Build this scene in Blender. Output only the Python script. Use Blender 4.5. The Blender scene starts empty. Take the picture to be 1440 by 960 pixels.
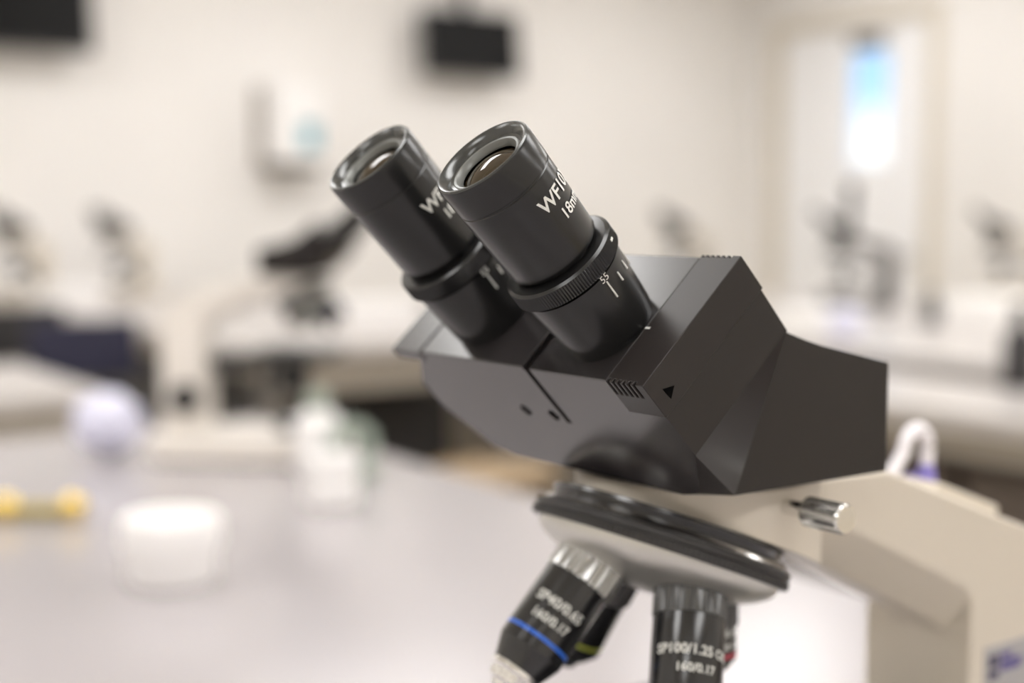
import bpy, bmesh, math, random
from math import sin, cos, pi, radians, sqrt, atan2, tan
from mathutils import Vector, Matrix

random.seed(7)
SC = bpy.context.scene
COL = SC.collection

# ------------------------------------------------------------------ camera
cam_d = bpy.data.cameras.new('camera')
cam = bpy.data.objects.new('camera', cam_d)
COL.objects.link(cam)
cam.location = (0, 0, 1.25)
cam.rotation_euler = (radians(90) - math.atan(180 / 2000), 0, 0)
cam_d.lens = 50
cam_d.sensor_width = 36
cam_d.clip_start = 0.02
cam_d.dof.use_dof = True
cam_d.dof.focus_distance = 0.392
cam_d.dof.aperture_fstop = 4.7
SC.camera = cam

# ------------------------------------------------------------------ world
W = bpy.data.worlds.new('sky')
SC.world = W
W.use_nodes = True
nt = W.node_tree
nt.nodes.clear()
out = nt.nodes.new('ShaderNodeOutputWorld')
bg = nt.nodes.new('ShaderNodeBackground')
tc = nt.nodes.new('ShaderNodeTexCoord')
sx = nt.nodes.new('ShaderNodeSeparateXYZ')
cr = nt.nodes.new('ShaderNodeValToRGB')
nt.links.new(tc.outputs['Generated'], sx.inputs[0])
nt.links.new(sx.outputs['Z'], cr.inputs[0])
nt.links.new(cr.outputs[0], bg.inputs[0])
nt.links.new(bg.outputs[0], out.inputs[0])
els = cr.color_ramp.elements
els[0].position = 0.0
els[0].color = (0.95, 0.95, 0.97, 1)
els[1].position = 0.5
els[1].color = (0.16, 0.36, 0.75, 1)
e = els.new(0.052)
e.color = (0.95, 0.97, 1.0, 1)
e = els.new(0.082)
e.color = (0.36, 0.62, 0.92, 1)
bg.inputs[1].default_value = 1.25

# ------------------------------------------------------------------ exposure
SC.view_settings.view_transform = 'Standard'
SC.view_settings.look = 'None'
SC.view_settings.gamma = 1
SC.view_settings.use_curve_mapping = False
SC.view_settings.exposure = 0.33
LIGHT = 7.6          # strength of the ceiling panels


# ------------------------------------------------------------------ materials
def srgb(r, g, b):
    f = lambda c: (c / 255 / 12.92) if c / 255 <= 0.04045 else ((c / 255 + 0.055) / 1.055) ** 2.4
    return (f(r), f(g), f(b), 1)


def mat(name, col, rough=0.5, metal=0.0, spec=0.5, noise=0.0, nscale=20.0, bump=0.0, bscale=200.0,
        coat=0.0, emit=None, estr=0.0, rvar=0.0):
    m = bpy.data.materials.new(name)
    m.use_nodes = True
    t = m.node_tree
    b = t.nodes['Principled BSDF']
    b.inputs['Base Color'].default_value = col
    b.inputs['Roughness'].default_value = rough
    b.inputs['Metallic'].default_value = metal
    b.inputs['Specular IOR Level'].default_value = spec
    b.inputs['Coat Weight'].default_value = coat
    if emit:
        b.inputs['Emission Color'].default_value = emit
        b.inputs['Emission Strength'].default_value = estr
    tcn = t.nodes.new('ShaderNodeTexCoord')
    if noise > 0:
        n = t.nodes.new('ShaderNodeTexNoise')
        n.inputs['Scale'].default_value = nscale
        n.inputs['Detail'].default_value = 4
        t.links.new(tcn.outputs['Object'], n.inputs['Vector'])
        r = t.nodes.new('ShaderNodeValToRGB')
        r.color_ramp.elements[0].position = 0.3
        r.color_ramp.elements[1].position = 0.7
        r.color_ramp.elements[0].color = tuple(c * (1 - noise) for c in col[:3]) + (1,)
        r.color_ramp.elements[1].color = tuple(min(1, c * (1 + noise)) for c in col[:3]) + (1,)
        t.links.new(n.outputs['Fac'], r.inputs[0])
        t.links.new(r.outputs[0], b.inputs['Base Color'])
    if rvar > 0:
        n3 = t.nodes.new('ShaderNodeTexNoise')
        n3.inputs['Scale'].default_value = nscale * 2.3
        t.links.new(tcn.outputs['Object'], n3.inputs['Vector'])
        mr = t.nodes.new('ShaderNodeMapRange')
        mr.inputs['To Min'].default_value = max(0, rough - rvar)
        mr.inputs['To Max'].default_value = rough + rvar
        t.links.new(n3.outputs['Fac'], mr.inputs['Value'])
        t.links.new(mr.outputs[0], b.inputs['Roughness'])
    if bump > 0:
        n2 = t.nodes.new('ShaderNodeTexNoise')
        n2.inputs['Scale'].default_value = bscale
        n2.inputs['Detail'].default_value = 3
        t.links.new(tcn.outputs['Object'], n2.inputs['Vector'])
        bp = t.nodes.new('ShaderNodeBump')
        bp.inputs['Strength'].default_value = bump
        bp.inputs['Distance'].default_value = 0.0003
        t.links.new(n2.outputs['Fac'], bp.inputs['Height'])
        t.links.new(bp.outputs[0], b.inputs['Normal'])
    return m


M_BLACK = mat('black_plastic', (0.022, 0.0195, 0.020, 1), 0.2, spec=0.72, noise=0.06, nscale=8)
M_BLACK_SIDE = mat('black_crackle_plastic', (0.019, 0.0155, 0.0145, 1), 0.36, spec=0.34, noise=0.06, nscale=8)
M_BLACK_HOUSE = mat('black_housing_plastic', (0.018, 0.0150, 0.0142, 1), 0.30, spec=0.34, noise=0.06, nscale=8)
M_PRINT_BLACK = mat('black_print', (0.001, 0.001, 0.001, 1), 0.8, spec=0.05)
M_TUBE = mat('black_anodised', (0.012, 0.012, 0.012, 1), 0.25, spec=0.45, noise=0.05, nscale=8)
M_RIM = mat('dark_rim', (0.05, 0.052, 0.05, 1), 0.22, spec=0.8, metal=0.35)
M_LENSRING = mat('grey_lens_ring', (0.16, 0.165, 0.155, 1), 0.35, metal=0.3)
M_LENS = mat('coated_lens', (0.035, 0.024, 0.012, 1), 0.03, spec=0.5)
M_WHITEINK = mat('white_ink', (0.72, 0.72, 0.68, 1), 0.5)
M_BLUEINK = mat('blue_ring_paint', (0.03, 0.14, 0.62, 1), 0.3)
M_YELLOWINK = mat('yellow_ring_paint', (0.45, 0.50, 0.08, 1), 0.3)
M_REDINK = mat('red_ring_paint', (0.5, 0.04, 0.07, 1), 0.3)
M_CHROME = mat('chrome', (0.80, 0.79, 0.77, 1), 0.2, metal=1.0)
M_SATIN = mat('satin_nickel', (0.62, 0.61, 0.57, 1), 0.36, metal=0.85, noise=0.04, nscale=30)
M_CREAM = mat('cream_enamel', srgb(214, 205, 190), 0.38, spec=0.45, noise=0.02, nscale=15, bump=0.15, bscale=1200)
M_STAGE = mat('stage_black', (0.02, 0.02, 0.021, 1), 0.4, noise=0.1, nscale=40)
M_GREYMET = mat('objective_collar', (0.10, 0.10, 0.10, 1), 0.30, metal=0.6)
M_BLKGLOSS = mat('objective_black', (0.010, 0.010, 0.011, 1), 0.2, spec=0.7, noise=0.08, nscale=60)
M_LABEL = mat('label_silver', srgb(172, 170, 170), 0.4, metal=0.1)
M_NAVY = mat('label_navy', srgb(50, 42, 78), 0.5)
M_PURPLE = mat('label_purple', srgb(96, 88, 140), 0.5)
M_OPAL = mat('opal_glass', (0.8, 0.8, 0.78, 1), 0.3)

M_WALL = mat('wall_paint', srgb(241, 238, 235), 0.75, noise=0.015, nscale=2.0)
M_CEIL = mat('ceiling_paint', srgb(232, 230, 226), 0.8)
M_FLOOR = mat('floor_vinyl', srgb(186, 172, 142), 0.4, noise=0.05, nscale=3)
M_TOP = mat('bench_laminate', srgb(176, 171, 173), 0.2, spec=0.5, noise=0.015, nscale=3, rvar=0.03)
M_TOP2 = mat('far_bench_laminate', srgb(196, 191, 188), 0.3, noise=0.02, nscale=3)
M_PANEL = mat('bench_panel', srgb(165, 157, 146), 0.5, noise=0.02, nscale=4)
M_DOOR = mat('door_paint', srgb(250, 250, 252), 0.4)
M_TRIM = mat('trim_paint', srgb(222, 214, 200), 0.5)
M_SCREEN = mat('screen_black', (0.006, 0.006, 0.006, 1), 0.5, spec=0.15)
M_DARK = mat('dark_vinyl', (0.035, 0.033, 0.035, 1), 0.5, noise=0.1, nscale=20)
M_CUPBOARD = mat('brown_grey_laminate', srgb(92, 82, 76), 0.5, noise=0.05, nscale=5)
M_NAVYCLOTH = mat('navy_vinyl', srgb(42, 42, 66), 0.6, noise=0.1, nscale=20)
M_WOOD = mat('beech', srgb(176, 152, 120), 0.5, noise=0.12, nscale=12)
M_WHITE = mat('white_plastic', srgb(245, 243, 242), 0.35)
M_PAPER = mat('paper', srgb(245, 243, 240), 0.7)
M_BLUEPRINT = mat('teal_print', srgb(70, 160, 180), 0.5)
M_BRASS = mat('brass', (0.85, 0.62, 0.18, 1), 0.12, metal=1.0)
M_BRASSDULL = mat('dull_brass', (0.42, 0.34, 0.12, 1), 0.45, metal=0.7)
M_BAG = mat('blue_white_film', srgb(224, 224, 244), 0.35, noise=0.08, nscale=25)
M_CORD = mat('white_cord', srgb(236, 233, 238), 0.4)
M_PURPLETIE = mat('purple_tie', srgb(140, 130, 205), 0.5)
M_GREEN = mat('green_grey_plastic', srgb(160, 172, 160), 0.4)
M_PANELLIGHT = mat('light_panel', (1, 1, 1, 1), 0.5, emit=(1.0, 0.99, 0.985, 1), estr=LIGHT)
M_GREYENAMEL = mat('grey_enamel', srgb(120, 116, 112), 0.4)


def glass_mat():
    m = bpy.data.materials.new('window_glass')
    m.use_nodes = True
    b = m.node_tree.nodes['Principled BSDF']
    b.inputs['Base Color'].default_value = (0.96, 0.98, 1, 1)
    b.inputs['Roughness'].default_value = 0.0
    b.inputs['Transmission Weight'].default_value = 1.0
    b.inputs['IOR'].default_value = 1.45
    return m


M_GLASS = glass_mat()

# ------------------------------------------------------------------ mesh helpers
U = 0.00087   # one microscope modelling unit in metres


class MB:
    def __init__(self):
        self.bm = bmesh.new()

    def add(self, verts, faces, T=None):
        vs = [self.bm.verts.new((T @ Vector(v)) if T is not None else Vector(v)) for v in verts]
        for f in faces:
            try:
                self.bm.faces.new([vs[i] for i in f])
            except ValueError:
                pass
        return vs

    def box(self, x0, x1, y0, y1, z0, z1, T=None):
        v = [(x, y, z) for z in (z0, z1) for y in (y0, y1) for x in (x0, x1)]
        self.add(v, [(0, 2, 3, 1), (4, 5, 7, 6), (0, 1, 5, 4), (2, 6, 7, 3), (0, 4, 6, 2), (1, 3, 7, 5)], T)
        return self

    def lathe(self, prof, T=None, n=64, teeth=0, depth=0.0, tooth_rows=None, a0=0, a1=2 * pi):
        """prof: list of (axis position, radius)."""
        full = abs(a1 - a0 - 2 * pi) < 1e-6
        rows = []
        N = n
        for i, (t, r) in enumerate(prof):
            row = []
            if r <= 1e-9:
                row = [self.bm.verts.new((T @ Vector((0, 0, t))) if T is not None else Vector((0, 0, t)))]
            else:
                cnt = N if full else N + 1
                for k in range(cnt):
                    a = a0 + (a1 - a0) * k / N
                    rr = r
                    if teeth and tooth_rows and i in tooth_rows:
                        ph = (k * teeth / N) % 1.0
                        rr = r - (depth if ph < 0.5 else 0)
                    p = Vector((rr * cos(a), rr * sin(a), t))
                    row.append(self.bm.verts.new((T @ p) if T is not None else p))
            rows.append(row)
        for A, B in zip(rows[:-1], rows[1:]):
            m = max(len(A), len(B))
            rng = range(m) if full else range(m - 1)
            for k in rng:
                k2 = (k + 1) % m
                if len(A) == 1 and len(B) == 1:
                    continue
                if len(A) == 1:
                    f = (A[0], B[k2], B[k])
                elif len(B) == 1:
                    f = (A[k], A[k2], B[0])
                else:
                    f = (A[k], A[k2], B[k2], B[k])
                try:
                    self.bm.faces.new(f)
                except ValueError:
                    pass
        return self

    def loops(self, loops, cap=True, closed=True):
        rows = [[self.bm.verts.new(Vector(p)) for p in L] for L in loops]
        n = len(rows[0])
        for A, B in zip(rows[:-1], rows[1:]):
            for k in range(n if closed else n - 1):
                k2 = (k + 1) % n
                self.bm.faces.new((A[k], A[k2], B[k2], B[k]))
        if cap:
            self.bm.faces.new(rows[0][::-1])
            self.bm.faces.new(rows[-1])
        return self

    def prism(self, poly, z0, z1, T=None):
        n = len(poly)
        v = [(x, y, z0) for x, y in poly] + [(x, y, z1) for x, y in poly]
        f = [tuple(range(n))[::-1], tuple(range(n, 2 * n))] + [(i, (i + 1) % n, n + (i + 1) % n, n + i) for i in range(n)]
        self.add(v, f, T)
        return self

    def hull(self, pts):
        vs = [self.bm.verts.new(Vector(p)) for p in pts]
        r = bmesh.ops.convex_hull(self.bm, input=vs)
        dead = [g for g in r['geom_unused'] if isinstance(g, bmesh.types.BMVert)] + \
               [g for g in r['geom_interior'] if isinstance(g, bmesh.types.BMVert)]
        bmesh.ops.delete(self.bm, geom=list(set(dead)), context='VERTS')
        bmesh.ops.dissolve_limit(self.bm, angle_limit=radians(1.2), verts=self.bm.verts[:], edges=self.bm.edges[:])
        return self

    def tube(self, pts, r, n=12):
        pts = [Vector(p) for p in pts]
        rows = []
        up = Vector((0, 0, 1))
        for i, p in enumerate(pts):
            d = (pts[min(i + 1, len(pts) - 1)] - pts[max(i - 1, 0)]).normalized()
            a = d.cross(up)
            if a.length < 1e-3:
                a = d.cross(Vector((1, 0, 0)))
            a.normalize()
            b = a.cross(d).normalized()
            rr = r[i] if isinstance(r, (list, tuple)) else r
            rows.append([p + a * rr * cos(2 * pi * k / n) + b * rr * sin(2 * pi * k / n) for k in range(n)])
        return self.loops(rows)

    def build(self, name, m, parent=None, scale=1.0, smooth=35, bevel=0.0, seg=2, cuts=None, loc=None):
        bmesh.ops.recalc_face_normals(self.bm, faces=self.bm.faces[:])
        if scale != 1.0:
            bmesh.ops.scale(self.bm, vec=(scale,) * 3, verts=self.bm.verts[:])
        me = bpy.data.meshes.new(name)
        self.bm.to_mesh(me)
        self.bm.free()
        me.materials.append(m)
        o = bpy.data.objects.new(name, me)
        COL.objects.link(o)
        if cuts:
            for k, c in enumerate(cuts):
                bmesh.ops.recalc_face_normals(c.bm, faces=c.bm.faces[:])
                if scale != 1.0:
                    bmesh.ops.scale(c.bm, vec=(scale,) * 3, verts=c.bm.verts[:])
                cm = bpy.data.meshes.new('cut')
                c.bm.to_mesh(cm)
                c.bm.free()
                co = bpy.data.objects.new('cut', cm)
                COL.objects.link(co)
                md = o.modifiers.new('b', 'BOOLEAN')
                md.operation = 'DIFFERENCE'
                md.solver = 'EXACT'
                md.object = co
                dg = bpy.context.evaluated_depsgraph_get()
                nm = bpy.data.meshes.new_from_object(o.evaluated_get(dg))
                o.modifiers.clear()
                o.data = nm
                nm.name = name
                bpy.data.objects.remove(co)
                bpy.data.meshes.remove(cm)
            me = o.data
        if smooth:
            for p in me.polygons:
                p.use_smooth = True
            me.set_sharp_from_angle(angle=radians(smooth))
        if bevel > 0:
            md = o.modifiers.new('bevel', 'BEVEL')
            md.width = bevel
            md.segments = seg
            md.limit_method = 'ANGLE'
            md.angle_limit = radians(30)
            md.harden_normals = True
        if parent is not None:
            o.parent = parent
        if loc is not None:
            o.location = loc
        return o


def tag(o, label=None, cat=None, group=None, kind=None):
    if label: o['label'] = label
    if cat: o['category'] = cat
    if group: o['group'] = group
    if kind: o['kind'] = kind
    return o


def thing(name, label, cat, loc=(0, 0, 0), rz=0, group=None):
    o = bpy.data.objects.new(name, None)
    o.empty_display_size = 0.05
    COL.objects.link(o)
    o.location = loc
    o.rotation_euler = (0, 0, rz)
    return tag(o, label, cat, group)


KIDS = {}


def copy_tree(o, parent=None):
    c = o.copy()
    COL.objects.link(c)
    c.parent = parent
    for ch in [x for x in bpy.data.objects if x.parent == o]:
        copy_tree(ch, c)
    return c


def frame_mat(origin, zaxis, xaxis):
    z = Vector(zaxis).normalized()
    x = Vector(xaxis)
    x = (x - z * x.dot(z)).normalized()
    y = z.cross(x)
    m = Matrix((x, y, z)).transposed().to_4x4()
    m.translation = Vector(origin)
    return m


def text_mesh(body, size, align='LEFT', bold=0.0, spacing=1.0):
    cu = bpy.data.curves.new('t', 'FONT')
    cu.body = body
    cu.size = size
    cu.align_x = align
    cu.offset = bold
    cu.space_character = spacing
    cu.resolution_u = 3
    o = bpy.data.objects.new('t', cu)
    COL.objects.link(o)
    dg = bpy.context.evaluated_depsgraph_get()
    me = bpy.data.meshes.new_from_object(o.evaluated_get(dg))
    bpy.data.objects.remove(o)
    bpy.data.curves.remove(cu)
    return me


def text_on_cylinder(name, body, size, T, r, phi, n, right_sign, up_sign, m, parent, bold=0.0, lift=0.12, spacing=1.0):
    """T: frame of the cylinder, its z is the axis. phi: angle of the text centre, n: axis position of the baseline."""
    me = text_mesh(body, size, 'CENTER', bold, spacing)
    bm = bmesh.new()
    bm.from_mesh(me)
    bpy.data.meshes.remove(me)
    xs = [v.co.x for v in bm.verts]
    x0, x1 = min(xs), max(xs)
    x = x0 + 0.7
    while x < x1:
        bmesh.ops.bisect_plane(bm, geom=bm.verts[:] + bm.edges[:] + bm.faces[:], plane_co=(x, 0, 0), plane_no=(1, 0, 0))
        x += 0.7
    for v in bm.verts:
        a = phi + right_sign * v.co.x / r
        v.co = T @ Vector(((r + lift) * cos(a), (r + lift) * sin(a), n + up_sign * v.co.y))
    b = MB()
    b.bm.free()
    b.bm = bm
    return b.build(name, m, parent, scale=U, smooth=0)


def patch_on_cylinder(b, T, r, phi0, phi1, n0, n1, lift=0.12, th=0.3):
    """a thin curved tile standing slightly proud of a cylinder"""
    k = max(1, int(abs(phi1 - phi0) / 0.08))
    ls = []
    for i in range(k + 1):
        a = phi0 + (phi1 - phi0) * i / k
        f = lambda rr, nn: T @ Vector((rr * cos(a), rr * sin(a), nn))
        ls.append([f(r - th, n0), f(r + lift, n0), f(r + lift, n1), f(r - th, n1)])
    b.loops(ls)


# ================================================================== ROOM
RU = Vector((0.829, 0.559, 0))      # along the television wall
RV = Vector((-0.559, 0.829, 0))     # towards the television wall
RANG = atan2(0.559, 0.829)
A0, A1, B0, B1 = -3.2, 6.085, -3.2, 6.45
CH = 2.85


def rm(a, b, z=0.0):
    p = RU * a + RV * b
    return Vector((p.x, p.y, z))


RT = Matrix.Rotation(RANG, 4, 'Z')


def rbox(b, a0, a1, b0, b1, z0, z1):
    b.box(a0, a1, b0, b1, z0, z1, RT)
    return b


def struct(b, name, m, parent=None, **k):
    o = b.build(name, m, parent, **k)
    if parent is None:
        o['kind'] = 'structure'
    return o


struct(rbox(MB(), A0 - .2, A1 + .2, B0 - .2, B1 + .2, -0.1, 0), 'floor', M_FLOOR)
struct(rbox(MB(), A0 - .2, A1 + .2, B0 - .2, B1 + .2, CH, CH + .1), 'ceiling', M_CEIL)
struct(rbox(MB(), A0 - .2, A1 + .2, B1, B1 + .2, 0, CH), 'wall_left', M_WALL)
struct(rbox(MB(), A0 - .2, A1 + .2, B0 - .2, B0, 0, CH), 'wall_right', M_WALL)
struct(rbox(MB(), A0 - .2, A0, B0, B1, 0, CH), 'wall_back', M_WALL)
# door wall with an opening for the door
DB0, DB1, DH = 5.05, 6.20, 2.32
b = MB()
rbox(b, A1, A1 + .2, B0, DB0, 0, CH)
rbox(b, A1, A1 + .2, DB1, B1, 0, CH)
rbox(b, A1, A1 + .2, DB0, DB1, DH, CH)
struct(b, 'wall_front', M_WALL)
struct(rbox(MB(), A0, A1 - .0, B1 - .012, B1, 0, .10), 'baseboard_left', M_TRIM)
struct(rbox(MB(), A1 - .012, A1, B0, DB0 - .06, 0, .10), 'baseboard_front', M_TRIM)
# door leaf with a narrow light in it
WB0, WB1, WZ0, WZ1 = 5.365, 5.655, 1.52, 2.14
b = MB()
dx0, dx1 = A1 + .02, A1 + .065
rbox(b, dx0, dx1, DB0 + .04, WB0, 0.005, DH - .04)
rbox(b, dx0, dx1, WB1, DB1 - .04, 0.005, DH - .04)
rbox(b, dx0, dx1, WB0, WB1, 0.005, WZ0)
rbox(b, dx0, dx1, WB0, WB1, WZ1, DH - .04)
door = struct(b, 'door_1', M_DOOR)
b = MB()
for (q0, q1, z0, z1) in ((WB0 - .02, WB1 + .02, WZ0 - .02, WZ0), (WB0 - .02, WB1 + .02, WZ1, WZ1 + .02), (WB0 - .02, WB0, WZ0, WZ1), (WB1, WB1 + .02, WZ0, WZ1)):
    rbox(b, dx0 - .008, dx0 + .002, q0, q1, z0, z1)
b.build('glazing_bead', M_DOOR, door)
rbox(MB(), dx0 + .018, dx0 + .024, WB0, WB1, WZ0, WZ1).build('window_pane', M_GLASS, door)
rbox(MB(), dx0 - .06, dx0, WB0 + .04, WB0 + .24, WZ1 + .02, WZ1 + .09).build('door_closer', M_GREYENAMEL, door, bevel=.005)
b = MB()
rbox(b, dx0 - .05, dx0, DB0 + .10, DB0 + .13, 1.0, 1.03)
rbox(b, dx0 - .06, dx0 - .04, DB0 + .10, DB0 + .24, 1.0, 1.025)
b.build('door_handle', M_SATIN, door, bevel=.004)
b = MB()
rbox(b, A1 - .015, A1 + .19, DB0 - .06, DB0 + .035, 0, DH + .05)
rbox(b, A1 - .015, A1 + .19, DB1 - .035, DB1 + .06, 0, DH + .05)
rbox(b, A1 - .015, A1 + .19, DB0 + .035, DB1 - .035, DH - .035, DH + .05)
struct(b, 'trim_1', M_TRIM)
# a pilaster on the right of the door
struct(rbox(MB(), A1 - .06, A1, 4.35, 4.6, 0, CH), 'trim_2', M_WALL)

# ceiling light panels
for i, (a, bb) in enumerate([(a, bb) for a in (-1.9, 0.4, 2.7, 4.75) for bb in (-1.9, 0.3, 2.5, 4.95)]):
    t = thing('ceiling_light', 'white recessed light panel in the ceiling', 'light', rm(a, bb, CH), RANG, 'ceiling light panels')
    MB().box(-.60, .60, -.30, .30, -.012, -.004).build('diffuser', M_PANELLIGHT, t)
    fr = MB()
    fr.box(-.63, .63, -.33, -.30, -.02, 0).box(-.63, .63, .30, .33, -.02, 0)
    fr.box(-.63, -.60, -.30, .30, -.02, 0).box(.60, .63, -.30, .30, -.02, 0)
    fr.build('light_frame', M_WHITE, t)


# ================================================================== BENCHES
TZ = 0.90


def bench(label, a0, a1, b0, b1, top, panel_near=True, legs=True):
    c = rm((a0 + a1) / 2, (b0 + b1) / 2)
    t = thing('lab_bench', label, 'bench', c, RANG)
    la, lb = (a1 - a0) / 2, (b1 - b0) / 2
    MB().box(-la, la, -lb, lb, TZ - .035, TZ).build('worktop', top, t, bevel=.004)
    ap = MB()
    ap.box(-la + .03, -la + .05, -lb + .03, lb - .03, TZ - .085, TZ - .035)
    ap.box(la - .05, la - .03, -lb + .03, lb - .03, TZ - .085, TZ - .035)
    ap.box(-la + .05, la - .05, -lb + .03, -lb + .05, TZ - .13, TZ - .035)
    ap.box(-la + .05, la - .05, lb - .05, lb - .03, TZ - .13, TZ - .035)
    ap.build('apron', M_PANEL, t)
    if panel_near:
        MB().box(-la + .02, la - .02, -lb + .004, -lb + .029, 0, TZ - .036).build('end_panel', M_PANEL, t)
        MB().box(-la + .02, la - .02, lb - .029, lb - .004, 0, TZ - .036).build('end_panel', M_PANEL, t)
    else:
        for sx_ in (-1, 1):
            for sy_ in (-1, 1):
                MB().box(sx_ * (la - .07) - .025, sx_ * (la - .07) + .025, sy_ * (lb - .08) - .025, sy_ * (lb - .08) + .025, 0, TZ - .036).build('leg', M_GREYENAMEL, t)
    return t


bench('pale grey glossy lab bench in the foreground carrying the large microscope', -0.55, 1.0, -1.2, 2.26, M_TOP, False)
bench('long grey lab bench running back to the television wall behind the white microscope', 1.5, 2.4, 3.40, 6.40, M_TOP2, False)
bench('short pale bench with tan end panel at the left edge of the photo', -0.9, 0.90, 2.76, 3.4, M_TOP2)
bench('grey lab bench on the right just behind the arm of the large microscope', 2.05, 2.45, -0.6, 2.9, M_TOP2, False)
bench('cluttered grey lab bench in front of the white door', 2.76, 4.4, 1.2, 4.9, M_TOP2, True)


# ================================================================== MICROSCOPE
# modelling coordinates: x sideways, y to the front (where the observer sits), z up, units of 0.87 mm,
# origin on the bench under the optical axis.
ZB = 348.0
AL = radians(46.6)
CA, SA = cos(AL), sin(AL)


def H(x, v, n):
    """head frame -> microscope frame. n runs along the eye tubes, v up the sloping face"""
    return Vector((x, 96 - v * SA + n * CA, ZB + v * CA + n * SA))


HT = Matrix(((1, 0, 0, 0), (0, -SA, CA, 96), (0, CA, SA, ZB), (0, 0, 0, 1)))   # (x, v, n)


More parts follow.
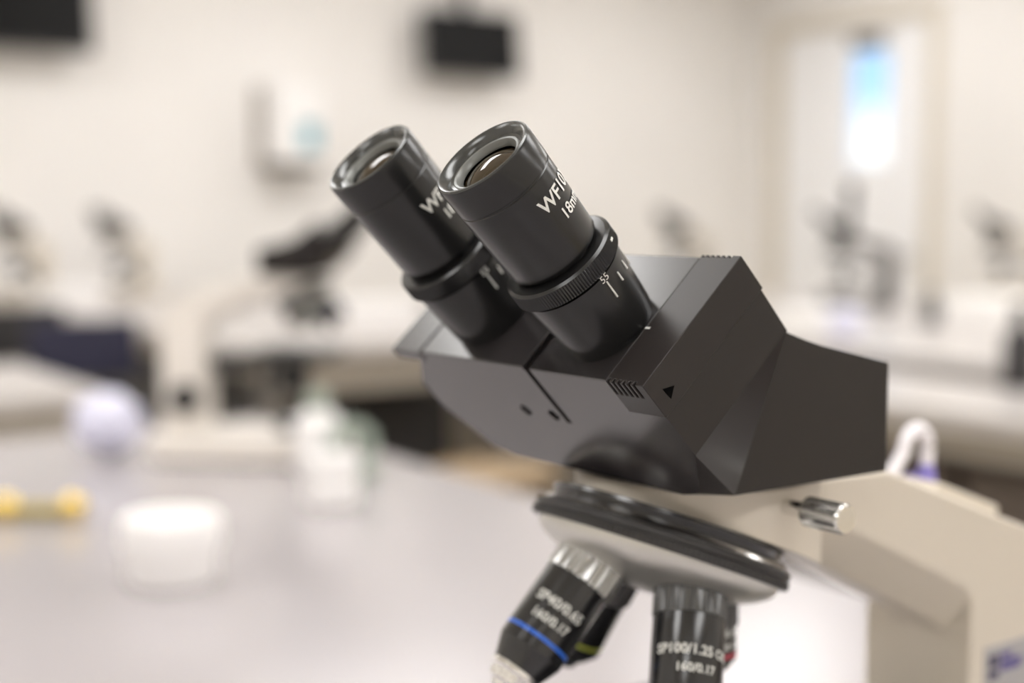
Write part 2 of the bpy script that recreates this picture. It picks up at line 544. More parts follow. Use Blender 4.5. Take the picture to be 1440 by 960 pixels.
def build_microscope(label):
    mic = thing('microscope', label, 'microscope')
    # ---------------- head body
    b = MB()
    pts = []
    for s in (-1, 1):
        nt_ = -14 if s < 0 else -19.5
        for (x, v, n) in ((75.5, 0, nt_), (75.5, 58, nt_), (75.5, 57.5, -34.5), (75.5, 0, -34),
                          (57.2, 0, -0.8), (57.2, 57.6, -0.8), (61, 0, -57), (50, 0, -60.5)):
            pts.append(H(s * x, v, n))
        pts.append((s * 62.1, -55 + 96, ZB - 44.0)); pts.append((s * 62.1, -79 + 96, ZB + 12.0))
    b.hull(pts)
    rb = MB()
    side = [H(0, 1.0, -56), H(0, 4, -20), H(0, 50, -20)] + [Vector((0, y + 96, z + ZB)) for (y, z) in ((-67, 16.5), (-80, 12.2), (-90, 8.9), (-99, 6.3), (-136, -2), (-136, -44), (-55, -44))]
    rb.loops([[(x, p.y, p.z) for p in side] for x in (-62, 62)])
    cuts = []
    c = MB(); c.box(-14.8, -12.0, -2.5, 45, -4, 3, HT); cuts.append(c)
    c = MB(); c.box(-15.0, -12.0, -4, 4, -29, 2, HT); cuts.append(c)
    for (x, n) in ((10.4, -26.0), (-6.6, -26.0)):
        T = frame_mat(H(x, -2, n), H(0, 1, 0) - H(0, 0, 0), (1, 0, 0))
        c = MB(); c.lathe([(-1, 0), (-1, 2.7), (6, 2.7), (6, 0)], T, 32); cuts.append(c)
    body = b.build('binocular_head', M_BLACK, mic, U, smooth=5, cuts=cuts, bevel=.00035)
    body.data.materials.append(M_BLACK_HOUSE)
    for p_ in body.data.polygons:
        if abs(p_.normal.x) > .6:
            p_.material_index = 1
    rb.build('prism_housing', M_BLACK_HOUSE, body, U, smooth=0, bevel=.0003)
    # sloping face plates either side of the slot
    MB().box(-12.0, 54.6, -0.3, 57.5, -1.0, 0.9, HT).build('face_plate', M_BLACK, body, U, bevel=.0005, seg=3)
    p = MB().box(-57.2, -15.0, 0.0, 57.5, -1.0, 0.0, HT)
    p.build('face_plate', M_BLACK, body, U, bevel=.0003)
    # sliding end caps with finger ribs
    for s in (-1, 1):
        x0, x1 = (-76.2, -57.6) if s < 0 else (55.8, 76.2)
        b = MB()
        b.box(x0, x1, -.5, 58.6, -15 if s < 0 else -4.5, 0.25 if s < 0 else 0.8, HT)
        cuts = []
        for i in range(6 if s < 0 else 0):
            xa = x0 + 1.3 + i * 2.55 if s < 0 else x1 - 1.3 - i * 2.55
            xa += 3.2 if s < 0 else -3.2
            c = MB()
            c.box(xa - .55, xa + .55, -2, .9, -6, 2, HT)
            cuts.append(c)
            c = MB()
            c.box(xa - .55, xa + .55, 57.4, 61, -6, 2, HT)
            cuts.append(c)
        b.build('slider_cap', M_BLACK_SIDE if s < 0 else M_BLACK, body, U, cuts=cuts, bevel=.0004)
        # flat side plates, duller than the face
        b = MB()
        xx = s * 76.3
        q = [(xx, v, n) for (v, n) in ((4.6, -6.6), (8.8, -9.4), (5.0, -11.6))]
        if s < 0:
            b.add([HT @ Vector((x - d, v, n)) for d in (0, .12) for (x, v, n) in q], [(0, 1, 2), (5, 4, 3), (0, 3, 4, 1), (1, 4, 5, 2), (2, 5, 3, 0)])
            b.build('arrow_mark', M_PRINT_BLACK, body, U, smooth=0)
    # printed index dash beside the right tube
    MB().box(-60.8 + 1, -57.6, 23.2, 24.0, 0.2, 0.42, HT).build('index_mark', M_WHITEINK, body, U, smooth=0)

    # ---------------- eye tubes and eyepieces
    for (tx, L) in ((-40.4, 78.4), (27.3, 81.0)):
        T = HT @ Matrix.Translation((tx, 22.5, 0))
        d = L - 78.4
        tb = MB()
        tb.lathe([(-1, 0), (-1, 16.2), (1.0, 16.5), (3, 16.9), (9, 17.3), (20, 18.0), (26, 18.5), (26.5, 18.5), (27, 14.4), (39 + d, 14.4), (39 + d, 0)], T, 96)
        tube = tb.build('eye_tube', M_TUBE, mic, U, smooth=30)
        kr = MB()
        kr.lathe([(27.6, 14), (27.6, 18.6), (27.8, 19.6), (28.2, 20.2), (33.6, 20.2), (33.9, 19.9), (34.6, 18.9), (35.0, 15), (35.0, 14)], T, 240, 120, .45, (3, 4))
        kr.build('diopter_ring', M_TUBE, tube, U, smooth=25)
        b = MB()
        for (ph, n0, n1) in ((-177, 24.2, 17.2), (165, 22.8, 19.2), (147, 22.8, 19.2), (129, 24.2, 17.2), (111, 22.8, 19.2), (93, 22.8, 19.2)):
            a = radians(ph)
            patch_on_cylinder(b, T, 18.2, a - .013, a + .013, n1, n0, .28, .6)
        patch_on_cylinder(b, T, 20.2, radians(146), radians(151), 31.6, 32.4, .15, .6)
        b.build('scale_mark', M_WHITEINK, tube, U, smooth=0)
        text_on_cylinder('scale_number', '55', 3.6, T, 18.35, radians(-177), 24.6, -1, 1, M_WHITEINK, tube, lift=.3)
        # eyepiece
        ep = MB()
        ep.lathe([(L - 5, 0), (L - 5, 10.4), (L - 4.0, 10.4), (L - 3.4, 11.0), (L - 3.4, 12.3)], T, 96)
        b = MB()
        b.lathe([(36, 0), (36, 15.6), (36.8, 16.3), (37.6, 16.6), (L - 12.4, 17.3), (L - 12.1, 17.0), (L - 11.6, 17.0), (L - 11.3, 17.4),
                 (L - 1.3, 17.5), (L - .5, 17.2)], T, 96)
        b.lathe([(L - 6, 9), (L - 6, 0)], T, 96)
        e_ = b.build('eyepiece', M_TUBE, mic, U, smooth=30)
        MB().lathe([(L - .5, 17.2), (L, 16.7), (L - .1, 16.0), (L - 1.6, 14.2), (L - 2.6, 13.6), (L - 2.9, 12.6)], T, 96).build('eyepiece_rim', M_RIM, e_, U, smooth=40)
        MB().lathe([(L - 2.9, 12.6), (L - 2.6, 12.3), (L - 2.7, 11.6), (L - 4.2, 10.4), (L - 5.0, 10.3)], T, 96).build('lens_ring', M_LENSRING, e_, U, smooth=40)
        prof = [(L - 3.0 - 3.0 * (r / 10.6) ** 2, r) for r in (10.6, 9.5, 8, 6, 4, 2, 0)]
        MB().lathe(prof, T, 96).build('lens', M_LENS, e_, U, smooth=60)
        text_on_cylinder('eyepiece_lettering', 'WF10X', 6.9, T, 17.15, radians(156), 56.0, -1, 1, M_WHITEINK, e_, bold=.13, lift=.22)
        text_on_cylinder('eyepiece_lettering', '18mm', 5.6, T, 17.0, radians(152), 49.3, -1, 1, M_WHITEINK, e_, bold=.10, lift=.22)

    # ---------------- arm
    def loop(x, inset, u0, u1):
        i = inset
        return [(x, -5, ZB - 50 - i), (x, -80, ZB - 51.5 - i), (x, -205 + i, ZB - 97 - i), (x, -214 + i, ZB - 112), (x, -216 + i, 40),
                (x, -140, 40), (x, -140, ZB + u1[1] - 6), (x, u1[0], ZB + u1[1]), (x, u0[0], ZB + u0[1]), (x, -5, ZB + u0[1] + 3)]
    left = [loop(-29, 1.2, (-30, -61.4), (-136, -111)), loop(-30, 2.2, (-30, -61.4), (-136, -111)), loop(-13.5, 0, (-30, -79.5), (-134, -130))]
    left[0] = [(-28.8, y, z) for (x, y, z) in loop(0, 0, (-30, -62.4), (-136, -112))]
    left[1] = [(-30, y, z) for (x, y, z) in loop(0, 1.4, (-30, -61.4), (-136, -111))]
    left = left[1:]
    right = [[(-x, y, z) for (x, y, z) in L] for L in left[::-1]]
    b = MB()
    b.loops(left + right)
    arm = b.build('arm', M_CREAM, mic, U, smooth=25, bevel=.0016, seg=3)
    # round front of the arm under the head, its lower end cut parallel to the nosepiece
    be = radians(22.1)
    ax = Vector((0, sin(be), -cos(be)))
    e1 = Vector((0, cos(be), sin(be)))
    NC = Vector((0, 96 - 77.5, ZB - 72.5))
    b = MB()
    N = 72
    rows = []
    for (rr, kind) in ((0, 't'), (47.5, 't'), (49, 't2'), (49, 'b'), (0, 'b')):
        row = []
        for k in range(N):
            a = 2 * pi * k / N
            r_ = max(rr, .01)
            x, y = r_ * cos(a), r_ * sin(a)
            if kind == 't': z = ZB - 47
            elif kind == 't2': z = ZB - 48.5
            else: z = min(NC.z + (8 + sin(be) * (y - NC.y)) / cos(be), ZB - 49)
            row.append((x, y, z))
        rows.append(row)
    b.loops(rows)
    b.build('arm_head', M_CREAM, arm, U, smooth=40)
    MB().lathe([(-50, 0), (-50, 40), (-43.5, 40), (-43.5, 0)], Matrix.Translation((0, 0, ZB)), 64).build('head_mount', M_BLACK, mic, U)
    # low lid on the far half of the arm's top
    T = frame_mat((0, -110, ZB - 62.7), (0, -.342, .94), (1, 0, 0))
    MB().box(-2, 29, -92, -42, 0, 7.5, T).build('lid', M_CREAM, arm, U, bevel=.0015, seg=3)
    # maker's plate on the right flank
    pl = MB()
    pl.box(-30.5, -29.6, -190, -150, ZB - 168, ZB - 141.5)
    plate = pl.build('name_plate', M_LABEL, arm, U, bevel=.0004)
    b = MB()
    for (y0, y1, z0, z1) in ((-153.2, -156.4, -151.6, -146.0), (-157.4, -160.6, -151.6, -146.0), (-153.2, -160.6, -157.0, -153.2)):
        b.box(-30.72, -30.5, y1, y0, ZB + z0, ZB + z1)
    b.build('plate_emblem', M_NAVY, plate, U, smooth=0)
    b = MB()
    for (ya, w_, z0, z1) in ((-161.6, 7.5, -148.6, -145.8), (-161.6, 15, -154.6, -149.4)):
        v = [(-30.5 - d, y, ZB + z) for d in (0, .22) for (y, z) in ((ya, z0), (ya - w_, z0), (ya - w_ - 2.5, z1), (ya - .5, z1))]
        b.add(v, [(0, 1, 2, 3), (7, 6, 5, 4), (0, 4, 5, 1), (1, 5, 6, 2), (2, 6, 7, 3), (3, 7, 4, 0)])
    b.build('plate_emblem', M_PURPLE, plate, U, smooth=0)

    # ---------------- head clamping screw
    T = frame_mat((-44, 1, ZB - 54.8), (-1, 0, 0.0), (0, 1, 0))
    ks = MB()
    ks.lathe([(0, 0), (0, 5.6), (2.0, 5.4), (2.7, 3.0), (16, 3.0), (16, 0)], T, 32)
    sc_ = ks.build('clamp_screw', M_CHROME, mic, U, smooth=35)
    ks = MB()
    ks.lathe([(15.5, 0), (15.5, 4.8), (16.2, 5.6), (33, 5.6), (34, 5.0), (34, 0)], T, 96, 24, .4, (2, 3))
    ks.build('screw_knob', M_CHROME, sc_, U, smooth=25)

    # ---------------- nosepiece
    NT = frame_mat(NC, ax, e1)
    b = MB()
    b.lathe([(3, 0), (3, 48.5), (6.1, 48.9), (9, 48.4), (12, 46.2), (15, 41.2), (17.5, 34), (20, 26), (22, 17), (23, 8), (23.2, 0)], NT, 128)
    nose = b.build('nosepiece', M_SATIN, mic, U, smooth=50)
    b = MB()
    b.lathe([(0, 40), (0, 51.4), (.5, 52.0), (2.4, 52.0), (2.7, 51.3), (3.2, 51.3), (3.5, 52.3), (6.2, 52.3), (6.7, 51.6), (6.7, 47), (3, 40)], NT, 480, 160, .5, (6, 7))
    b.build('knurled_ring', M_GREYBLK, nose, U, smooth=25)
    b = MB()
    b.lathe([(0.2, 40), (0.2, 49.6), (-.6, 49.9), (-2.0, 48.8), (-3.0, 47.0), (-3, 40)], NT, 128)
    b.build('bearing_ring', M_CHROME, nose, U, smooth=40)
    b = MB()
    b.lathe([(-2.9, 0), (-2.9, 46.2), (-4.6, 46.8), (-6.0, 47.4), (-7.4, 47.2), (-7.4, 0)], NT, 128)
    b.build('bearing_plate', M_BLKGLOSS, nose, U, smooth=30)

    # ---------------- objectives
    de = radians(21.0)
    om0 = radians(8.0)
    spec = [('40/0.65', '160/0.17', M_BLUEINK, 59, 0), ('SP100/1.25 OIL', '160/0.17', None, 63, 1),
            ('SP4/0.10', '160/0.17', M_REDINK, 33, 2), ('SP10/0.25', '160/0.17', M_YELLOWINK, 45, 3)]
    for k, (t1, t2, ink, LL, idx) in enumerate(spec):
        om = om0 - k * pi / 2
        rad = e1 * cos(om) + Vector((1, 0, 0)) * sin(om)
        dr = (ax * cos(de) + rad * sin(de)).normalized()
        base = NC + ax * 19.1 + rad * 28.3
        ref = Vector((-1, 0, 0)) if idx != 1 else Vector((-1, 0, 0))
        T = frame_mat(base, dr, ref)
        ob = MB()
        if idx == 1:
            prof = [(-6, 0), (-6, 12), (9, 12.6), (10, 13.5), (40, 13.5), (41, 13.0), (46, 11.5), (56, 6.5), (56, 0)]
        elif idx == 0:
            prof = [(-6, 0), (-6, 12), (9, 12.6), (10, 13.3), (41, 13.3), (41.3, 13.1), (50, 9.8), (50, 0)]
        else:
            prof = [(-6, 0), (-6, 12), (9, 12.4), (10, 13.0), (LL - 10, 13.0), (LL - 6, 10), (LL - 4, 7.5), (LL - 4, 0)]
        ob.lathe(prof, T, 96)
        o = ob.build('objective', M_BLKGLOSS, mic, U, smooth=30)
        if idx in (0, 3, 2):
            tag(o, label={0: 'objective with a blue ring', 3: 'objective with a yellow-green ring', 2: 'objective with a red ring'}[idx])
        kn = MB()
        kn.lathe([(-2.5, 11), (-2.5, 13.4), (-2, 14.0), (9.0, 14.0), (9.7, 13.5), (9.7, 11)], T, 96, 32, .7, (2, 3))
        kn.build('knurled_collar', M_COLLAR if idx == 0 else M_GREYMET, o, U, smooth=25)
        if ink:
            n0 = {0: 35.5, 2: 20, 3: 30}[idx]
            MB().lathe([(n0, 12.5), (n0, prof[4][1] + .12), (n0 + 1.5, prof[4][1] + .12), (n0 + 1.5, 12.5)], T, 96).build('colour_ring', ink, o, U, smooth=30)
        if idx == 1:
            tp = [(55, 6), (55, 6.6), (61, 4.2), (61, 0)]
        elif idx == 0:
            tp = [(49.5, 7), (49.5, 9.9), (51.5, 10.0), (52.5, 8.8), (56, 8.0), (57, 6.0), (59, 5.0), (59, 0)]
        else:
            tp = [(LL - 5, 6), (LL - 5, 8), (LL - 1, 6.5), (LL, 5), (LL, 0)]
        MB().lathe(tp, T, 64).build('front_element', M_CHROME, o, U, smooth=35)
        # lettering faces the right-hand side of the microscope
        rs = 1 if True else -1
        ph = {0: radians(40), 1: radians(33), 2: 0, 3: radians(180)}[idx]
        up = -1
        ls = {0: 5.4, 1: 5.0, 2: 4.2, 3: 4.2}[idx]
        nn = {0: (24.3, 30.8), 1: (25.5, 32.0), 2: (13, 18), 3: (18, 24)}[idx]
        text_on_cylinder('objective_lettering', t1 if idx else 'SP40/0.65', ls, T, prof[4][1], ph, nn[0], -1, up, M_WHITEINK, o, bold=.12, lift=.15)
        text_on_cylinder('objective_lettering', t2, ls * .88, T, prof[4][1], ph, nn[1], -1, up, M_WHITEINK, o, bold=.10, lift=.15)

    # ---------------- stage, condenser, focus, base (mostly below the photo's frame)
    b = MB()
    b.box(-82, 82, -68, 72, 168, 180)
    c = MB(); c.lathe([(160, 0), (160, 14), (190, 14), (190, 0)], None, 48)
    stage = b.build('stage', M_STAGE, mic, U, cuts=[c], bevel=.001)
    MB().box(-60, 66, -52, -34, 180.2, 188).build('slide_holder', M_CHROME, stage, U, bevel=.0005)
    b = MB(); b.box(60, 74, -45, 40, 180, 184); b.build('stage_rail', M_STAGE, stage, U, bevel=.0005)
    b = MB(); b.lathe([(118, 0), (118, 9), (166, 9), (166, 0)], Matrix.Translation((70, -20, 0)), 32)
    b.build('stage_knob', M_STAGE, stage, U)
    MB().box(-22, 22, -132, -60, 146, 170).build('stage_bracket', M_STAGE, stage, U, bevel=.001)
    MB().lathe([(112, 0), (112, 26), (120, 28), (146, 28), (150, 20), (167, 18), (167, 0)], None, 64).build('condenser', M_STAGE, mic, U, smooth=30)
    for s in (-1, 1):
        T = frame_mat((s * 28, -172, 100), (s, 0, 0), (0, 1, 0))
        kb = MB().lathe([(0, 0), (0, 24), (2, 25.5), (16, 25.5), (18, 24), (18, 0)], T, 96, 48, .8, (2, 3)).build('focus_knob', M_STAGE, mic, U, smooth=25)
        MB().lathe([(17, 0), (17, 15), (34, 15), (36, 14), (36, 0)], T, 64).build('fine_knob', M_STAGE, kb, U, smooth=25)
    # base: rounded slab
    poly = []
    for (cx, cy, rr, a0_) in ((62, 62, 26, 0), (-62, 62, 26, 90), (-62, -196, 26, 180), (62, -196, 26, 270)):
        for k in range(9):
            a = radians(a0_ + k * 90 / 8)
            poly.append((cx + rr * cos(a), cy + rr * sin(a)))
    b = MB().prism(poly, 3, 44)
    base = b.build('base', M_CREAM, mic, U, bevel=.004, seg=3)
    MB().prism([(x * .96, (y + 67) * .97 - 67) for x, y in poly], 0, 3.2).build('base_pad', M_DARK, base, U)
    MB().lathe([(43, 0), (43, 27), (60, 25), (62, 22), (62, 0)], None, 64).build('light_port', M_STAGE, base, U, smooth=30)
    MB().lathe([(62, 0), (62, 19), (63.5, 15), (64.5, 0)], None, 64).build('light_lens', M_OPAL, base, U, smooth=60)
    return mic


M_GREYBLK = mat('black_rubber_ring', (0.035, 0.033, 0.033, 1), 0.42, metal=0.2)
M_COLLAR = mat('nickel_collar', (0.45, 0.45, 0.44, 1), 0.25, metal=0.9)

mic = build_microscope('large sharp microscope in front, black binocular head with white lettering on cream arm')
YAW = 0.6278
FW = Vector((-cos(YAW), -sin(YAW), 0))
WW = Vector((-sin(YAW), cos(YAW), 0))
org = Vector((41.2472, 447.2211, 0)) + WW * 75.5 + FW * -96
org *= U
mic.location = (org.x, org.y, TZ)
mic.rotation_euler = (0, 0, pi / 2 + YAW)


def place_mic(x, y, rz, label, z=TZ, s=1.0):
    c = copy_tree(mic)
    c.location = (x, y, z)
    c.rotation_euler = (0, 0, rz)
    c.scale = (s, s, s)
    tag(c, label, 'microscope')
    return c


# ================================================================== OTHER MICROSCOPES
# rz = angle of the local x axis; the front (+y) points 90 degrees further
def repaint(root, names, m):
    for ch in [x for x in bpy.data.objects if x.parent == root or (x.parent and x.parent.parent == root)]:
        if ch.type == 'MESH' and ch.name.split('.')[0] in names:
            ch.material_slots[0].link = 'OBJECT'
            ch.material_slots[0].material = m


M_DARKENAMEL = mat('dark_grey_enamel', srgb(98, 94, 92), 0.4)
M_WHITENAMEL = mat('white_enamel', srgb(238, 232, 224), 0.4)
mm = place_mic(-0.315, 2.03, radians(-90 - 6), 'white-armed microscope with black head at the far end of the near bench')
repaint(mm, ('arm', 'arm_head', 'lid', 'base'), M_WHITENAMEL)
place_mic(-1.70, 6.15, radians(60), 'small blurred microscope on the long bench, right of the one at the left edge')
place_mic(-2.02, 5.80, radians(60), 'small blurred microscope on the long bench at the left edge of the photo')
dm = place_mic(1.25, 5.35, radians(78), 'dark blurred microscope with upright tube right under the lit window of the door', s=1.0)
repaint(dm, ('arm', 'arm_head', 'lid', 'base'), M_DARKENAMEL)
MB().lathe([(0, 0), (0, 20), (90, 20), (92, 24), (185, 24), (185, 0)], Matrix.Translation((0, -22, ZB + 2)), 32).build('upright_tube', M_TUBE, dm, U)
MB().box(-50, 50, 30, 100, 44.5, 62).build('foot_cover', M_DARK, dm, U, bevel=.003)
place_mic(0.85, 7.3, radians(120), 'faint blurred microscope before the room corner, above the large black head')
place_mic(2.05, 5.95, radians(75), 'faint blurred microscope on the right bench, well right of the door')


def blob(name, m, pts_r, label=None, cat=None, loc=(0, 0, 0), seed=1, sub=3, amp=.18, parent=None, group=None, squash=(1, 1, 1)):
    bm = bmesh.new()
    bmesh.ops.create_icosphere(bm, subdivisions=sub, radius=pts_r)
    rnd = random.Random(seed)
    ph = [rnd.uniform(0, 6) for _ in range(6)]
    for v in bm.verts:
        d = v.co.normalized()
        k = 1 + amp * (sin(5 * d.x + ph[0]) * sin(4 * d.y + ph[1]) + .5 * sin(9 * d.z + ph[2]) * sin(8 * d.x + ph[3]))
        v.co = Vector((d.x * squash[0], d.y * squash[1], d.z * squash[2])) * pts_r * k
    z0 = min(v.co.z for v in bm.verts)
    for v in bm.verts:
        v.co.z -= z0
    b = MB(); b.bm.free(); b.bm = bm
    o = b.build(name, m, parent, smooth=60, loc=loc)
    return tag(o, label, cat, group) if label else o


# ================================================================== TELEVISIONS
def television(a, label):
    t = thing('television', label, 'television', rm(a, B1 - .02, 1.955), RANG)
    T = Matrix.Translation((0, -.16, .0)) @ Matrix.Rotation(radians(-6), 4, 'X')
    body = MB().box(-.29, .29, 0, .045, 0, .335, T).build('casing', M_DARK, t, bevel=.004)
    MB().box(-.278, .278, -.003, .001, .016, .323, T).build('screen', M_SCREEN, t)
    b = MB()
    b.box(-.02, .02, -.09, .0, .14, .20)
    b.box(-.09, .09, -.012, .012, .10, .24)
    b.box(-.018, .018, -.07, -.035, .15, .84)
    b.build('wall_bracket', M_DARK, t)
    return t


television(4.00, 'black television high on the wall near the room corner')
television(1.73, 'black television cut off at the top left corner of the photo')

# ================================================================== DISPENSER
t = thing('towel_dispenser', 'white paper towel dispenser with teal print on the wall behind the left eyepiece', 'dispenser', rm(3.00, B1, 1.46), RANG)
MB().box(-.15, .15, -.03, 0, 0, .40).build('back_plate', M_PANEL, t, bevel=.004)
MB().box(-.13, .13, -.20, -.03, .03, .395).build('cover', M_WHITE, t, bevel=.02, seg=3)
MB().box(.0, .09, -.203, -.199, .10, .22).build('printed_label', M_BLUEPRINT, t)
MB().box(-.12, .12, -.17, -.03, -.005, .03).build('towel_slot', M_GREYENAMEL, t)


# ================================================================== STOOLS
def stool(x, y, rz, label, seat_m, back=True, seat_z=.64, leg_m=None):
    t = thing('lab_stool', label, 'stool', (x, y, 0), rz)
    leg_m = leg_m or M_DARK
    MB().lathe([(seat_z - .035, 0), (seat_z - .035, .165), (seat_z - .01, .18), (seat_z, .17), (seat_z + .004, 0)], None, 40).build('seat', seat_m, t, smooth=40)
    MB().lathe([(.10, 0), (.10, .025), (seat_z - .03, .025), (seat_z - .03, 0)], None, 20).build('post', M_GREYENAMEL, t)
    for k in range(5):
        a = 2 * pi * k / 5
        MB().tube([(0.02 * cos(a), .02 * sin(a), .13), (.26 * cos(a), .26 * sin(a), .055), (.27 * cos(a), .27 * sin(a), .0)], [.018, .014, .014], 8).build('leg', leg_m, t)
    rp = [(.19 * cos(2 * pi * k / 32), .19 * sin(2 * pi * k / 32), .25) for k in range(33)]
    MB().tube(rp, .009, 8).build('foot_ring', M_GREYENAMEL, t)
    if back:
        b = MB().tube([(0, .10, seat_z - .03), (0, .21, seat_z - .02), (0, .23, seat_z + .16)], .012, 8)
        b.build('back_post', M_GREYENAMEL, t)
        MB().box(-.16, .16, .215, .245, seat_z + .12, seat_z + .30).build('backrest', seat_m, t, bevel=.012, seg=3)
    return t


stool(-1.14, 3.95, radians(30), 'navy lab stool with backrest in the aisle left of the white microscope', M_NAVYCLOTH, True)
stool(-1.50, 4.55, radians(40), 'dark lab stool farther back along the long bench at the left', M_DARK, True)
stool(-.42, 3.2, radians(150), 'beech-topped lab stool at the end of the long bench, nearest the white bottle', M_WOOD, False, .68)
stool(-.05, 3.70, radians(-60), 'beech-topped lab stool left of the large black head, behind its left corner', M_WOOD, False, .58)
# dark cupboards under the long bench
for (b0, b1, w_) in ((3.75, 4.4, 'dark cupboard under the near end of the long bench'), (4.42, 5.3, 'dark cupboard under the middle of the long bench'), (5.32, 6.2, 'dark cupboard under the far end of the long bench by the wall')):
    t = thing('cupboard', w_, 'cupboard', rm(1.97, (b0 + b1) / 2), RANG)
    lb = (b1 - b0) / 2
    MB().box(-.26, .33, -lb, lb, 0, .76).build('carcass', M_DARK, t)
    for s in (-1, 1):
        d = MB().box(-.282, -.261, min(s * .01, s * (lb - .01)), max(s * .01, s * (lb - .01)), .08, .75).build('cupboard_door', M_DARK, t, bevel=.002)
        MB().box(-.30, -.282, s * .05 - .006, s * .05 + .006, .5, .62).build('handle', M_GREYENAMEL, d)

for (b0, b1, w_) in ((-.45, .6, 'dark cupboard under the right bench, the one nearest the camera'), (.62, 1.68, 'dark cupboard under the right bench, in the middle of its row'), (1.70, 2.75, 'dark cupboard under the right bench, farthest from the camera in its row')):
    t = thing('cupboard', w_, 'cupboard', rm(2.24, (b0 + b1) / 2), RANG)
    lb = (b1 - b0) / 2
    MB().box(-.09, .12, -lb, lb, 0, .80).build('carcass', M_CUPBOARD, t)
    for s in (-1, 1):
        d = MB().box(-.11, -.091, min(s * .01, s * (lb - .01)), max(s * .01, s * (lb - .01)), .08, .79).build('cupboard_door', M_CUPBOARD, t, bevel=.002)
        MB().box(-.13, -.11, s * .05 - .006, s * .05 + .006, .5, .62).build('handle', M_GREYENAMEL, d)

# ================================================================== THINGS ON THE NEAR BENCH
t = thing('jar', 'low round white lidded jar on the near bench, closest to the camera', 'jar', (-.325, 1.335, TZ))
MB().lathe([(0, 0), (0, .040), (.004, .043), (.036, .043), (.036, 0)], None, 64).build('jar_body', M_WHITE, t, smooth=40)
MB().lathe([(.034, 0), (.034, .047), (.036, .048), (.060, .048), (.064, .044), (.064, 0)], None, 192, 64, .0012, (2, 3)).build('lid', M_WHITE, t, smooth=30)

t = thing('wash_bottle', 'white plastic bottle with grey-green neck beside the white microscope base', 'bottle', (-.262, 1.90, TZ))
MB().lathe([(0, 0), (0, .030), (.003, .033), (.065, .033), (.08, .026), (.088, .014), (.096, .014), (.096, 0)], None, 48).build('bottle_body', M_WHITE, t, smooth=50)
MB().lathe([(.090, 0), (.090, .017), (.108, .016), (.112, .006), (.112, 0)], None, 32).build('cap', M_GREEN, t, smooth=40)

t = thing('beaker', 'small white square pot on the bench in front of the white bottle', 'pot', (-.218, 1.69, TZ), radians(20))
MB().box(-.029, .029, -.029, .029, 0, .052).build('pot_body', M_WHITE, t, bevel=.006, seg=3)
MB().box(-.031, .031, -.031, .031, .0525, .062).build('lid', M_WHITE, t, bevel=.003)

t = thing('adhesive_tape', 'grey-green tape dispenser at the right end of the white microscope base', 'tape', (-.21, 1.86, TZ), radians(25))
MB().box(-.03, .03, -.02, .02, 0, .018).build('holder', M_GREEN, t, bevel=.004)
MB().lathe([(-.012, .014), (-.012, .03), (.012, .03), (.012, .014)], Matrix.Translation((0, 0, .048)) @ Matrix.Rotation(pi / 2, 4, 'X'), 32).build('tape_roll', M_GREEN, t)

blob('plastic_bag', M_BAG, .046, 'crumpled pale blue plastic bag left of the white microscope', 'bag', (-.58, 2.03, TZ), 4, 4, .16, squash=(1.15, .8, .95))

t = thing('brass_fitting', 'brass rod with two polished balls added for its highlights, lying at the left edge of the bench', 'fitting', (-.555, 1.60, TZ), radians(4))
MB().tube([(-.075, 0, .012), (.05, 0, .012)], .009, 20).build('rod', M_BRASSDULL, t)
for x in (-.022, .053):  # polished balls added on the rod to give its two bright highlights
    MB().lathe([(-.0155 * cos(pi * k / 12), .0155 * sin(pi * k / 12)) for k in range(13)], Matrix.Translation((x, 0, .0155)), 32).build('highlight_ball', M_BRASS, t, smooth=60)

# white cable loop with a purple tie, lying on the back of the big microscope's arm
LT = Matrix.Translation((org.x, org.y, TZ)) @ Matrix.Rotation(pi / 2 + YAW, 4, 'Z') @ Matrix.Scale(U, 4)
def L2W(x, y, z): return LT @ Vector((x, y, z))
CLX = 29
cz = ZB - 74
lp = [L2W(CLX, -151, cz - 3)] + [L2W(CLX, -174 + 9 * cos(pi * k / 20), cz + 13 + 10 * sin(pi * k / 20)) for k in range(21)] + [L2W(CLX, -181, cz - 10)]
cord = thing('cable_loop', 'white cable loop with purple tie sticking up behind the cream arm', 'cable', L2W(CLX, -168, cz - 5))
inv = Matrix.Translation(-cord.location)
MB().tube([inv @ p for p in lp], 3.5 * U, 14).build('cable', M_CORD, cord, smooth=60)
b = MB()
b.tube([inv @ L2W(CLX, -181.5, cz - 9), inv @ L2W(CLX, -182, cz - 2), inv @ L2W(CLX, -182.3, cz + 5)], [5.5 * U, 5.0 * U, 3.6 * U], 14)
b.tube([inv @ L2W(CLX + 2, -168, cz - 8), inv @ L2W(CLX + 1, -174, cz - 1)], [6.0 * U, 3.8 * U], 14)
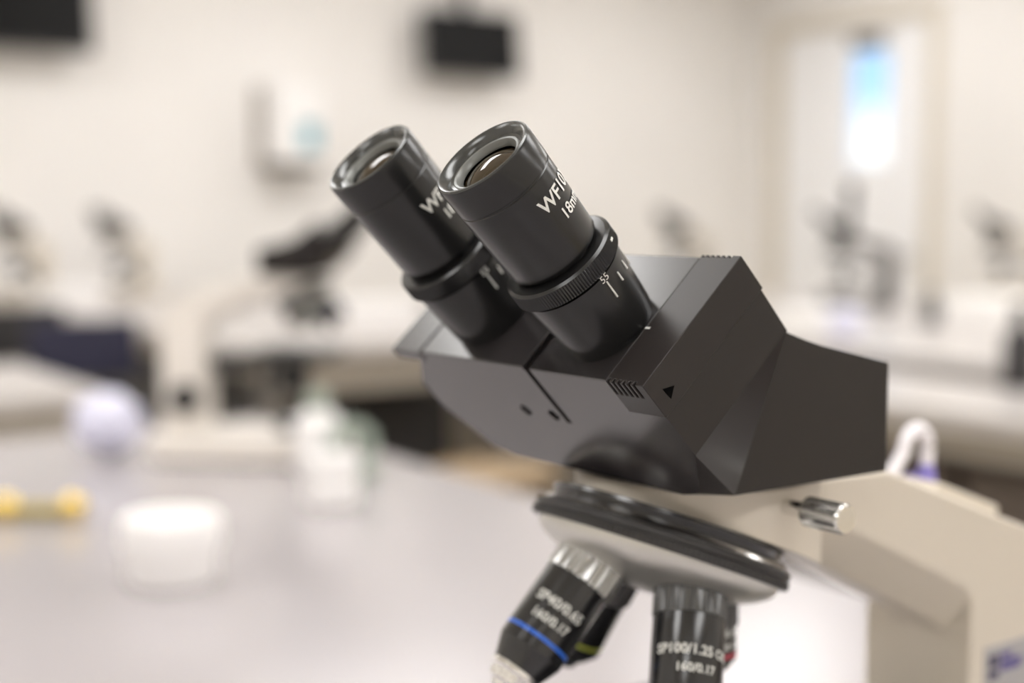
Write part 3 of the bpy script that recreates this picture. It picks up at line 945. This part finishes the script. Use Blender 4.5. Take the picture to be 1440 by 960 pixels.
b.build('tie', M_PURPLETIE, cord, smooth=60)

# ================================================================== THINGS ON THE FAR BENCHES
def onbench(px, py):      # bench-plane point
    u = (px - 720) / 2000
    p = math.atan(180 / 2000)
    v = (480 - py) / 2000
    d = Vector((u, cos(p) + v * sin(p), -sin(p) + v * cos(p)))
    return d * (-.35 / d.z)

def carton(x, y, rz, w, d, h, m, label, cat='box', name='carton'):
    t = thing(name, label, cat, (x, y, TZ), rz)
    MB().box(-w / 2, w / 2, -d / 2, d / 2, 0, h * .7).build('carton_base', m, t, bevel=.003)
    MB().box(-w / 2 - .003, w / 2 + .003, -d / 2 - .003, d / 2 + .003, h * .62, h).build('lid', m, t, bevel=.003)
    return t

carton(.88, 4.05, RANG, .22, .16, .075, M_PAPER, 'white lidded carton on the cluttered bench beside the black head')
carton(1.62, 4.75, RANG + .2, .36, .24, .07, M_PAPER, 'wide low white carton on the cluttered bench at the right')
carton(-1.66, 5.3, RANG, .22, .2, .08, M_WHITE, 'white carton on the long bench at the left, before the small microscopes')
carton(-.46, 4.7, RANG, .26, .2, .06, M_WHITE, 'low white carton on the long bench just left of the eye tubes')
blob('plastic_bag', M_BAG, .045, 'small pale blue bag on the cluttered bench near the black head', 'bag', (.905, 3.85, TZ), 9, 3, .15)
t = thing('reagent_bottle', 'tall dark brown bottle on the right bench at the right edge of the photo', 'bottle', (1.02, 2.84, TZ))
MB().lathe([(0, 0), (0, .032), (.003, .035), (.10, .035), (.13, .014), (.15, .014), (.15, 0)], None, 32).build('bottle_body', M_DARK, t, smooth=50)
MB().lathe([(.148, 0), (.148, .018), (.17, .018), (.17, 0)], None, 32).build('cap', M_DARK, t)
t = thing('spray_bottle', 'small dark bottle on the cluttered bench at the right', 'bottle', (1.33, 4.5, TZ))
MB().lathe([(0, 0), (0, .03), (.06, .03), (.075, .012), (.09, .012), (.09, 0)], None, 24).build('bottle_body', M_DARK, t)
MB().lathe([(.088, 0), (.088, .016), (.11, .014), (.11, 0)], None, 24).build('cap', M_DARK, t)
